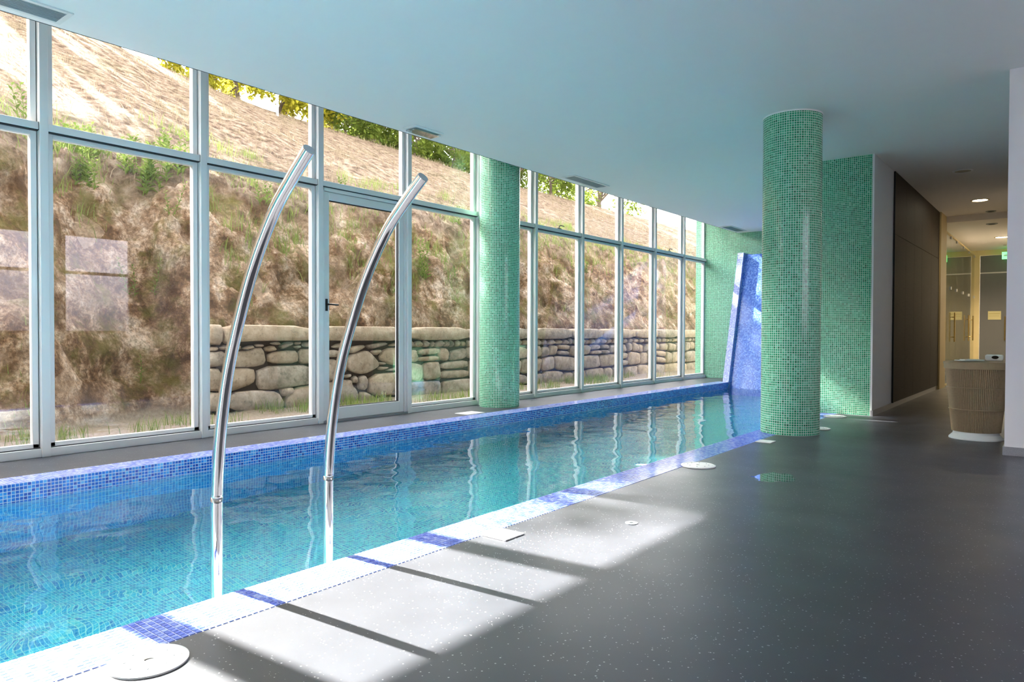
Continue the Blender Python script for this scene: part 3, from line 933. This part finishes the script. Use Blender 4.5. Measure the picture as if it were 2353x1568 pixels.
# ------------------------------------------------------------------ outside: hillside
def lerp(a, b, t): return a + (b - a) * t
def sstep(a, b, t):
    t = max(0, min(1, (t - a) / (b - a))); return t * t * (3 - 2 * t)
RIDGE = [(-40, 10.5), (0, 9.4), (5.5, 9.05), (8.4, 8.65), (10.7, 8.28), (12.5, 8.1), (18.6, 7.95), (22.6, 7.75), (28, 7.8), (60, 8.0)]
def ridge(y):
    for (a, za), (b, zb) in zip(RIDGE, RIDGE[1:]):
        if a <= y <= b: return lerp(za, zb, (y - a) / (b - a))
    return RIDGE[-1][1]
def hill_h(x, y):
    """terrain height; x is negative away from the windows"""
    v = Vector((x, y, 0))
    w = sstep(4.2, 4.65, y)            # 1 where the stone wall holds the slope
    foot = lerp(-8.0, -8.9, sstep(2.0, 4.2, y)) - .25 * noise.noise(Vector((y * .9, 2.0, 0)))
    foot = lerp(foot, -8.72, w)
    base = lerp(0.0, 1.06, w)
    d = foot - x
    if d < 0:
        return .02 * noise.fractal(v * 2.0, 1.0, 2.0, 4)
    # steep rock, then the gentler slope up to the ridge
    crest_d = 1.5 if w < .5 else 1.45
    crest_z = 3.35 + .25 * noise.noise(Vector((y * .35, 5, 0)))
    zr = ridge(y)
    if d < crest_d:
        t = d / crest_d
        z = base + (crest_z - base) * (t ** .85)
    else:
        span = 20.0 + foot - crest_d
        t = (d - crest_d) / span
        if t < 1:
            z = lerp(crest_z, zr, t)
        else:
            z = zr + (d - crest_d - span) * .04
    steep = sstep(0.0, .35, d) * (1 - sstep(1.3, 2.6, d))
    rough = noise.fractal(Vector((x * 1.5, y * 1.2, z * 1.5)), .9, 2.1, 5) * .24 * steep
    rdg = (noise.ridged_multi_fractal(Vector((x * .9, y * .75, z * .9 + 3)), .9, 2.1, 4, 1.0, 2.0) - .9) * .22 * steep
    vv = Vector((x * 1.05 + .25 * noise.noise(v), y * .95, z * 1.05))
    b1 = noise.voronoi(vv)[0]; b2 = noise.voronoi(vv * 2.7)[0]
    bld = (.36 * min(b1[1] - b1[0], .5) + .15 * min(b2[1] - b2[0], .5) - .08) * 1.5 * steep
    rock = bld + .5 * rdg + .4 * abs(noise.noise(Vector((x * 2.4, y * 1.9 + z * .8, z * 2.4)))) * .5 * steep
    soft = noise.fractal(Vector((x * .6, y * .6, 4)), 1, 2, 4) * .10 * (1 - steep) * sstep(1.0, 3.0, d) * (1 - sstep(8, 11, d))
    return z + rough + rock - .12 * steep + soft
xs = []
x = -6.86
while x > -45:
    xs.append(x)
    if x > -8.0: x -= .15
    elif x > -10.8: x -= .05
    elif x > -13: x -= .14
    elif x > -21.5: x -= .4
    else: x -= 2.0
ysl = []
y = -14.0
while y < 60:
    ysl.append(y)
    if y < 0: y += .6
    elif y < 14: y += .07
    elif y < 24: y += .15
    else: y += 1.0
hv, hf = [], []
for yy in ysl:
    for xx in xs:
        z = hill_h(xx, yy)
        d = 0
        if -11 < xx < -8.2:   # overhangs and ledges: push the rock sideways too
            d = .16 * noise.noise(Vector((z * 3.1, yy * 1.7, 9))) * sstep(-8.2, -8.8, xx) * (1 - sstep(-10, -11, xx))
            if yy > 4.1: d = min(d, .03)
        hv.append((xx + d, yy, z))
nxh = len(xs)
for j in range(len(ysl) - 1):
    for i in range(nxh - 1):
        a = j * nxh + i
        hf.append((a, a + nxh, a + nxh + 1, a + 1))
hm = bpy.data.meshes.new('hillside'); hm.from_pydata(hv, [], hf); hm.update()
for p in hm.polygons: p.use_smooth = True
hm.materials.append(M_HILL)
hill = bpy.data.objects.new('hillside', hm); link(hill)
struct(hill, 'steep rocky hillside with dry soil rising outside the windows', 'hillside')

# stone retaining wall, stone by stone
XS = -8.55
ST = [(1,[(4.6,1.15),(4.78,1.14),(4.76,0.88),(4.61,0.9)]),(1,[(4.79,1.15),(6.08,1.14),(6.08,0.95),(6.03,0.93),(5.05,0.93),(4.79,0.89)]),(1,[(6.09,1.14),(8.05,1.14),(8.05,0.91),(6.09,0.93)]),(0,[(4.61,0.78),(4.83,0.81),(4.85,0.62),(4.61,0.6)]),(0,[(4.87,0.79),(5.21,0.81),(5.24,0.84),(5.38,0.84),(5.43,0.62),(5.24,0.58),(4.87,0.59)]),(0,[(5.45,0.77),(5.87,0.8),(5.93,0.74),(5.92,0.61),(5.46,0.62)]),(0,[(5.95,0.81),(6.17,0.81),(6.21,0.6),(5.94,0.6)]),(0,[(4.59,0.58),(4.78,0.58),(4.79,0.28),(4.59,0.3)]),(0,[(4.81,0.58),(5.24,0.57),(5.27,0.45),(5.24,0.36),(4.92,0.27),(4.81,0.28)]),(0,[(5.29,0.59),(6.2,0.58),(6.2,0.31),(5.84,0.28),(5.5,0.25),(5.29,0.28)]),(0,[(4.88,0.26),(5.29,0.27),(5.6,0.23),(5.71,0.05),(5.6,-0.05),(4.87,0.02)]),(0,[(5.63,0.27),(5.84,0.28),(5.86,0.2),(5.74,0.15),(5.68,0.16)]),(0,[(5.88,0.27),(6.2,0.29),(6.21,-0.1),(5.75,-0.05),(5.71,0.1)]),(0,[(4.59,0.28),(4.85,0.26),(4.84,0.02),(4.59,0.04)]),(0,[(4.76,0.85),(4.84,0.89),(4.89,0.82),(4.78,0.82)]),(0,[(4.92,0.87),(5.05,0.88),(5.06,0.82),(4.92,0.81)]),(0,[(5.07,0.84),(5.21,0.88),(5.25,0.84),(5.13,0.81)]),(0,[(5.26,0.89),(5.39,0.89),(5.4,0.85),(5.27,0.85)]),(0,[(5.4,0.84),(5.53,0.87),(5.59,0.8),(5.43,0.78)]),(0,[(5.49,0.9),(5.61,0.92),(5.65,0.88),(5.56,0.87)]),(0,[(5.63,0.86),(5.75,0.92),(5.86,0.91),(5.84,0.87),(5.68,0.81)]),(0,[(5.89,0.91),(5.98,0.92),(5.98,0.88),(5.9,0.87)]),(0,[(5.86,0.85),(5.98,0.87),(5.99,0.83),(5.92,0.81)]),(0,[(4.67,0.85),(4.73,0.86),(4.74,0.82),(4.68,0.8)]),(0,[(6.01,0.91),(6.2,0.91),(6.2,0.83),(6.02,0.84)]),(0,[(6.23,0.9),(6.38,0.9),(6.49,0.82),(6.37,0.79),(6.23,0.82)]),(0,[(6.23,0.78),(6.64,0.79),(6.65,0.68),(6.23,0.68)]),(0,[(6.23,0.65),(6.61,0.65),(6.64,0.5),(6.54,0.32),(6.23,0.35)]),(0,[(6.66,0.58),(6.78,0.65),(6.78,0.47),(6.71,0.41),(6.64,0.44)]),(0,[(6.8,0.69),(7.12,0.77),(7.23,0.75),(7.41,0.58),(7.41,0.51),(7.21,0.42),(7.03,0.4),(6.78,0.49)]),(0,[(6.85,0.83),(7.12,0.86),(7.13,0.81),(6.88,0.71)]),(0,[(7.13,0.85),(7.53,0.9),(7.61,0.86),(7.25,0.78)]),(0,[(6.5,0.83),(6.64,0.89),(6.81,0.88),(6.8,0.81),(6.64,0.8)]),(0,[(7.41,0.63),(7.55,0.8),(8.01,0.81),(8.03,0.51),(7.67,0.52)]),(0,[(7.25,0.76),(7.47,0.78),(7.47,0.73),(7.36,0.68)]),(0,[(7.43,0.58),(7.57,0.57),(7.58,0.53),(7.43,0.53)]),(0,[(7.44,0.51),(7.65,0.49),(7.51,0.44),(7.41,0.46)]),(0,[(6.74,0.4),(6.87,0.42),(6.87,0.37),(6.76,0.35)]),(0,[(6.88,0.35),(6.97,0.39),(6.99,0.27),(6.9,0.28)]),(0,[(7.01,0.36),(7.13,0.39),(7.19,0.29),(7.15,0.15),(7.01,0.17)]),(0,[(7.22,0.39),(8.01,0.41),(8.03,0.03),(7.21,0.05)]),(0,[(6.64,0.33),(6.87,0.33),(6.88,0.26),(6.98,0.16),(7.01,0.06),(6.95,-0.02),(6.64,-0.0)]),(0,[(6.23,0.33),(6.62,0.31),(6.61,-0.04),(6.24,-0.08)]),(0,[(7.03,0.13),(7.17,0.12),(7.21,0.02),(7.83,0.0),(7.83,-0.12),(7.05,-0.09)]),(0,[(7.64,.85),(7.80,.89),(8.0,.88),(8.02,.83),(7.66,.82)]),(0,[(7.7,.47),(8.0,.49),(8.02,.43),(7.55,.43)])]
rs = random.Random(11)
# rough courses for the rest of the wall
yy = 8.08
while yy < 26:
    L = rs.uniform(1.1, 1.9)
    ST.append((1, [(yy, 1.14 + rs.uniform(-.01, .01)), (yy + L - .02, 1.14), (yy + L - .02, .92), (yy, .92)])); yy += L
def course(z0, z1, lo, hi):
    y = 8.06
    while y < 26:
        L = rs.uniform(lo, hi)
        j = lambda s=.02: rs.uniform(-s, s)
        if z1 - z0 > .2 and rs.random() < .13:
            zm = lerp(z0, z1, rs.uniform(.4, .6))
            ST.append((0, [(y, z0), (y + L, z0 + j()), (y + L + j(), zm - .015), (y + j(), zm - .015)]))
            ST.append((0, [(y, zm + .015), (y + L, zm + .015), (y + L + j(.05), z1), (y + j(.05), z1 + j())]))
        else:
            c = min(.06, L * .2)
            ST.append((0, [(y + j(), z0 + j(.01)), (y + L - c, z0), (y + L + j(.03), z0 + .05), (y + L + j(.04), z1 - .05), (y + L - c, z1 + j()), (y + c, z1 + j()), (y + j(.03), z1 - .06)]))
        y += L + .022
_ST0 = len(ST)
course(.80, .905, .10, .26)
course(.565, .775, .18, .50)
course(.24, .54, .28, .75)
course(-.12, .215, .35, .9)
def warp(y, z):
    return z + (.075 * noise.noise(Vector((y * 1.7, z * 1.2, 5))) if z < .79 and z > -.05 else 0) 
for q in range(_ST0, len(ST)):
    ST[q] = (0, [(a + .05 * noise.noise(Vector((b * 5, a, 2))), warp(a, b)) for a, b in ST[q][1]])
gw = empty('wall_garden', (XS, 4.5, 0))
struct(gw, 'dry stone retaining wall with long capping stones at the foot of the hill', 'stone wall')
MB().box(-.30, -.07, .22, 22, -.3, 1.08).build('core', M_MORTAR, gw)
def chaikin(P, n=1):
    for _ in range(n):
        Q = []
        for a, b in zip(P, P[1:] + P[:1]):
            Q.append((a[0] * .8 + b[0] * .2, a[1] * .8 + b[1] * .2)); Q.append((a[0] * .2 + b[0] * .8, a[1] * .2 + b[1] * .8))
        P = Q
    return P
for cap, P in ST:
    if P[0][0] > 21.5: continue
    area = sum(a[0] * b[1] - b[0] * a[1] for a, b in zip(P, P[1:] + P[:1]))
    if area < 0: P = P[::-1]
    P = chaikin([(a - 4.5, b) for a, b in P], 1)
    cx = sum(a for a, b in P) / len(P); cz = sum(b for a, b in P) / len(P)
    pr = (.05 if cap else 0) + rs.uniform(-.015, .02)
    m = MB(); k = len(P)
    def ringv(s, xo, jit=0):
        out = []
        for a, b in P:
            ax, bz = a - cx, b - cz
            l = math.hypot(ax, bz)
            f = max(.3, 1 - s / max(l, .03))
            out.append((xo + rs.uniform(-jit, jit), cx + ax * f, cz + bz * f))
        return out
    m.v = ringv(0, -.26) + ringv(0, -.035 + pr) + ringv(.016, pr - .006, .003) + ringv(.05, pr + .008, .008) + [(pr + .012, cx, cz)]
    for r_ in range(3):
        for i in range(k):
            a, b = r_ * k + i, r_ * k + (i + 1) % k
            m.f.append((a, b, b + k, a + k))
    for i in range(k): m.f.append((3 * k + i, 3 * k + (i + 1) % k, 4 * k))
    m.build('capping_stone' if cap else 'stone', M_STONE, gw, smooth=True)

# ------------------------------------------------------------------ grass, weeds, trees
def blade(m, p, h, lean_, w, rng):
    a = rng.uniform(0, 6.28); dx, dy = math.cos(a) * lean_ * h, math.sin(a) * lean_ * h
    b = rng.uniform(0, 6.28); wx, wy = math.cos(b) * w, math.sin(b) * w
    i = len(m.v)
    m.v += [(p[0] - wx, p[1] - wy, p[2] - .01), (p[0] + wx, p[1] + wy, p[2] - .01), (p[0] + dx * .4 + wx * .7, p[1] + dy * .4 + wy * .7, p[2] + h * .6), (p[0] + dx * .4 - wx * .7, p[1] + dy * .4 - wy * .7, p[2] + h * .6), (p[0] + dx, p[1] + dy, p[2] + h)]
    m.f += [(i, i + 1, i + 2, i + 3), (i + 3, i + 2, i + 4)]
def tuft(m, x, y, n, h, spread, rng, lean_=.5, w=.004):
    for _ in range(n):
        px, py = x + rng.gauss(0, spread), y + rng.gauss(0, spread)
        blade(m, (px, py, hill_h(px, py)), h * rng.uniform(.5, 1.2), rng.uniform(.1, lean_), w, rng)
rg = random.Random(21)
g1 = MB()   # tufts on the sandy strip
for _ in range(170):
    y = rg.uniform(1.0, 15.5); x = rg.uniform(-8.35, -7.35) if y < 4 else rg.uniform(-8.5, -7.3)
    dens = noise.noise(Vector((x * .9, y * .9, 0)))
    if dens < -.05: continue
    tuft(g1, x, y, 26, .16, .10, rg)
tag(g1.build('grass', M_GRASS), 'short green grass on the sandy strip outside the windows', 'grass', kind='stuff')
g2 = MB()   # green grass on the rock and the crest
for _ in range(900):
    y = rg.uniform(1.5, 24); x = rg.uniform(-12.2, -8.95)
    dens = noise.noise(Vector((x * 1.1, y * .55, 7))) + .35 * math.exp(-((x + 10.4) / .6) ** 2)
    if dens < .08: continue
    tuft(g2, x, y, 16, .20, .10, rg, .7, .005)
tag(g2.build('hill_grass', M_GRASS), 'green grass growing in the cracks and along the brow of the rock', 'grass', kind='stuff')
g3 = MB()   # straw on the upper slope
for _ in range(1500):
    x = -10.3 - 9.6 * rg.random() ** 1.3; y = rg.uniform(1.5, 30)
    tuft(g3, x, y, 9, .16, .16, rg, .9, .006)
tag(g3.build('dry_grass', M_STRAW), 'dry straw grass on the sunlit upper slope', 'grass', kind='stuff')

def leaf(m, p, d, L, w, rng):
    d = d.normalized(); s = d.cross(Vector((0, 0, 1)))
    if s.length < .1: s = Vector((1, 0, 0))
    s = s.normalized() * w
    i = len(m.v); q = p + d * L
    mid = p + d * L * .5 + Vector((0, 0, L * .12))
    m.v += [tuple(p), tuple(mid + s), tuple(q), tuple(mid - s)]
    m.f += [(i, i + 1, i + 2), (i, i + 2, i + 3)]
def weed(x, y, h, nst, label, group, spread=.08, L=.09):
    e = empty('weed_plant', (x, y, hill_h(x, y) - .02))
    for s in range(nst):
        a = rg.uniform(0, 6.28); r = rg.uniform(0, spread)
        b = Vector((r * math.cos(a), r * math.sin(a), 0)); hh = h * rg.uniform(.65, 1.1)
        t = b + Vector((rg.gauss(0, .12) * hh, rg.gauss(0, .12) * hh, hh))
        st = MB().tube([b, (b + t) / 2 + Vector((.01, .01, 0)), t], [.005, .004, .002], 5).build('stem', M_WEED, e)
        m = MB(); nl = int(10 + hh * 26)
        for q in range(nl):
            f = (q + 1) / nl
            an = q * 2.4 + rg.uniform(-.3, .3)
            leaf(m, b.lerp(t, f), Vector((math.cos(an), math.sin(an), .5)), L * (1.15 - .6 * f) * rg.uniform(.7, 1.2), L * .16, rg)
        m.build('leaves', M_WEED, st)
    tag(e, label, 'weed', group)
W1 = 'leafy green weed growing on the brow of the rock'
for q in range(16):
    weed(rg.uniform(-10.9, -10.0), rg.uniform(3.2, 5.2), rg.uniform(.28, .6), 4, 'bushy pale green weed in the thicket on the brow of the bare rock', 'weeds in the thicket on the brow', .16, .13)
weed(-9.0, 3.95, .42, 1, 'single upright green weed at the foot of the bare rock', None, .01, .07)
weed(-9.55, 4.62, .5, 2, 'slim weed sprouting halfway up the bare rock', None, .05, .08)
weed(-9.5, 4.05, .5, 2, 'pale leafy weed sprouting from a ledge of the bare rock', None, .06, .09)
weed(-9.45, 4.3, .55, 1, 'tall thin yellow green weed on the bare rock ledge', None, .02, .08)
weed(-9.2, 9.0, .75, 4, 'tall bright green weed clump seen past the glazed door', None, .08, .12)
weed(-9.0, 8.25, .32, 3, 'low green weed right behind the wall capping outside the door', None, .05, .08)
for (x, y) in ((-9.9, 7.1), (-10.2, 8.0), (-9.7, 12.3), (-9.6, 15.0), (-10.1, 10.9), (-9.9, 6.2)):
    weed(x, y, .4, 3, W1, 'weeds along the brow', .12, .11)

def tree(x, y, h, cr, mat, label, group, nl=1500, lsz=.17, low=.45, seed=0, kind='tree'):
    rng = random.Random(seed)
    zb = hill_h(x, y) - .1
    e = empty(kind, (x, y, zb))
    tp = [Vector((0, 0, 0)), Vector((rng.gauss(0, .15), rng.gauss(0, .2), h * .3)), Vector((rng.gauss(0, .3), rng.gauss(0, .4), h * .62)), Vector((rng.gauss(0, .3), rng.gauss(0, .4), h * .9))]
    r0 = .035 * h
    trunk = MB().tube(tp, [r0, r0 * .8, r0 * .5, r0 * .15], 9).build('trunk', M_BARK, e, smooth=True)
    blobs = []
    br = MB()
    for q in range(9):
        a = q * 2.4 + rng.uniform(-.4, .4)
        z0 = h * rng.uniform(.25, .6)
        st = tp[1].lerp(tp[2], min(1, max(0, (z0 / h - .3) / .32)))
        en = Vector((math.cos(a) * cr * rng.uniform(.5, .85), math.sin(a) * cr * rng.uniform(.5, .85), h * rng.uniform(low, .95)))
        br.tube([st, st.lerp(en, .5) + Vector((0, 0, .15)), en], [r0 * .4, r0 * .25, r0 * .08], 6, caps=False)
        blobs.append((en, cr * rng.uniform(.35, .55)))
    br.build('branches', M_BARK, trunk, smooth=True)
    blobs.append((Vector((0, 0, h * .88)), cr * .6))
    m = MB()
    for _ in range(nl):
        c, r = blobs[rng.randrange(len(blobs))]
        v = Vector((rng.gauss(0, 1), rng.gauss(0, 1), rng.gauss(0, .8)))
        v = v.normalized() * r * rng.uniform(.35, 1.0)
        d = Vector((rng.gauss(0, 1), rng.gauss(0, 1), rng.gauss(-.2, .7)))
        leaf(m, c + v, d, lsz * rng.uniform(.7, 1.3), lsz * .32, rng)
    m.build('foliage', mat, e)
    tag(e, label, kind, group)
GT = 'trees along the ridge'
tree(-23.0, 12.2, 5.6, 2.4, M_LEAFY, 'yellow green tree with bare leaning branches on the ridge above the bare rock', GT, 2600, .26, .06, 1)
tree(-22.0, 14.6, 4.6, 2.1, M_LEAFY, 'yellow leaved tree beside the thin post on the ridge', GT, 3000, .26, .02, 2)
tree(-25.5, 10.0, 7.5, 2.6, M_LEAFG, 'sparse green tree far back on the ridge above the bare rock', GT, 500, .2, .1, 12)
for i, (x, y, h, cr) in enumerate([(-23.0, 17.4, 4.6, 2.3), (-22.2, 20.2, 4.2, 2.2), (-23.2, 23.4, 4.8, 2.4), (-22.6, 26.6, 4.4, 2.2), (-24, 30.5, 5.4, 2.6), (-25, 35.5, 6, 2.8), (-25, 41, 6, 3.0)]):
    tree(x, y, h, cr, M_LEAFG, 'dense green tree in the row along the ridge', GT, 3800, .28, .0, 20 + i)
for i, (x, y, h, cr) in enumerate([(-24.5, 4.7, 11.0, 3.2), (-25.5, 9.4, 11.5, 3.4), (-25.5, 14.6, 11.0, 3.4), (-26.5, 19.8, 11.0, 3.4)]):
    tree(x, y, h, cr, M_LEAFG, ['tall spreading green tree on the ridge, first of the tall row behind the bare rock', 'tall spreading green tree on the ridge behind the sparse one', 'tall green tree rising behind the yellow leaved one', 'tall green tree rising behind the dense low row on the ridge'][i], GT, 4200, .38, .45, 40 + i)
for i, (x, y, h, cr) in enumerate([(-20.4, 13.3, 1.9, 1.0), (-20.4, 12.0, 2.2, 1.1), (-20.6, 10.7, 1.5, .9), (-20.3, 14.7, 2.0, 1.1), (-20.3, 16.1, 1.5, 1.0), (-20.3, 17.3, 1.7, 1.1), (-20.2, 19.2, 1.9, 1.2), (-20.3, 21.3, 1.8, 1.2), (-20.2, 23.4, 1.9, 1.2), (-20.2, 25.8, 2.0, 1.3), (-20.3, 28.6, 2.0, 1.3)]):
    tree(x, y, h, cr, M_LEAFY if i < 4 else M_LEAFG, 'yellow leaved bush near the thin post on the ridge' if i < 4 else 'rounded green bush in the low hedge on the brow of the ridge', 'bushes on the ridge', 1300, .18, .1, 60 + i, 'bush')
pp = empty('fence_post', (-19.0, 12.42, hill_h(-19, 12.42) - .1))
MB().tube([(0, 0, 0), (0, 0, 2.2)], .04, 10).build('pole', M_VENT, pp)
MB().lathe([(.05, 2.2), (.05, 2.24), (0, 2.26)], 12).build('cap', M_VENT, pp)
tag(pp, 'thin grey metal post standing on the ridge', 'post')
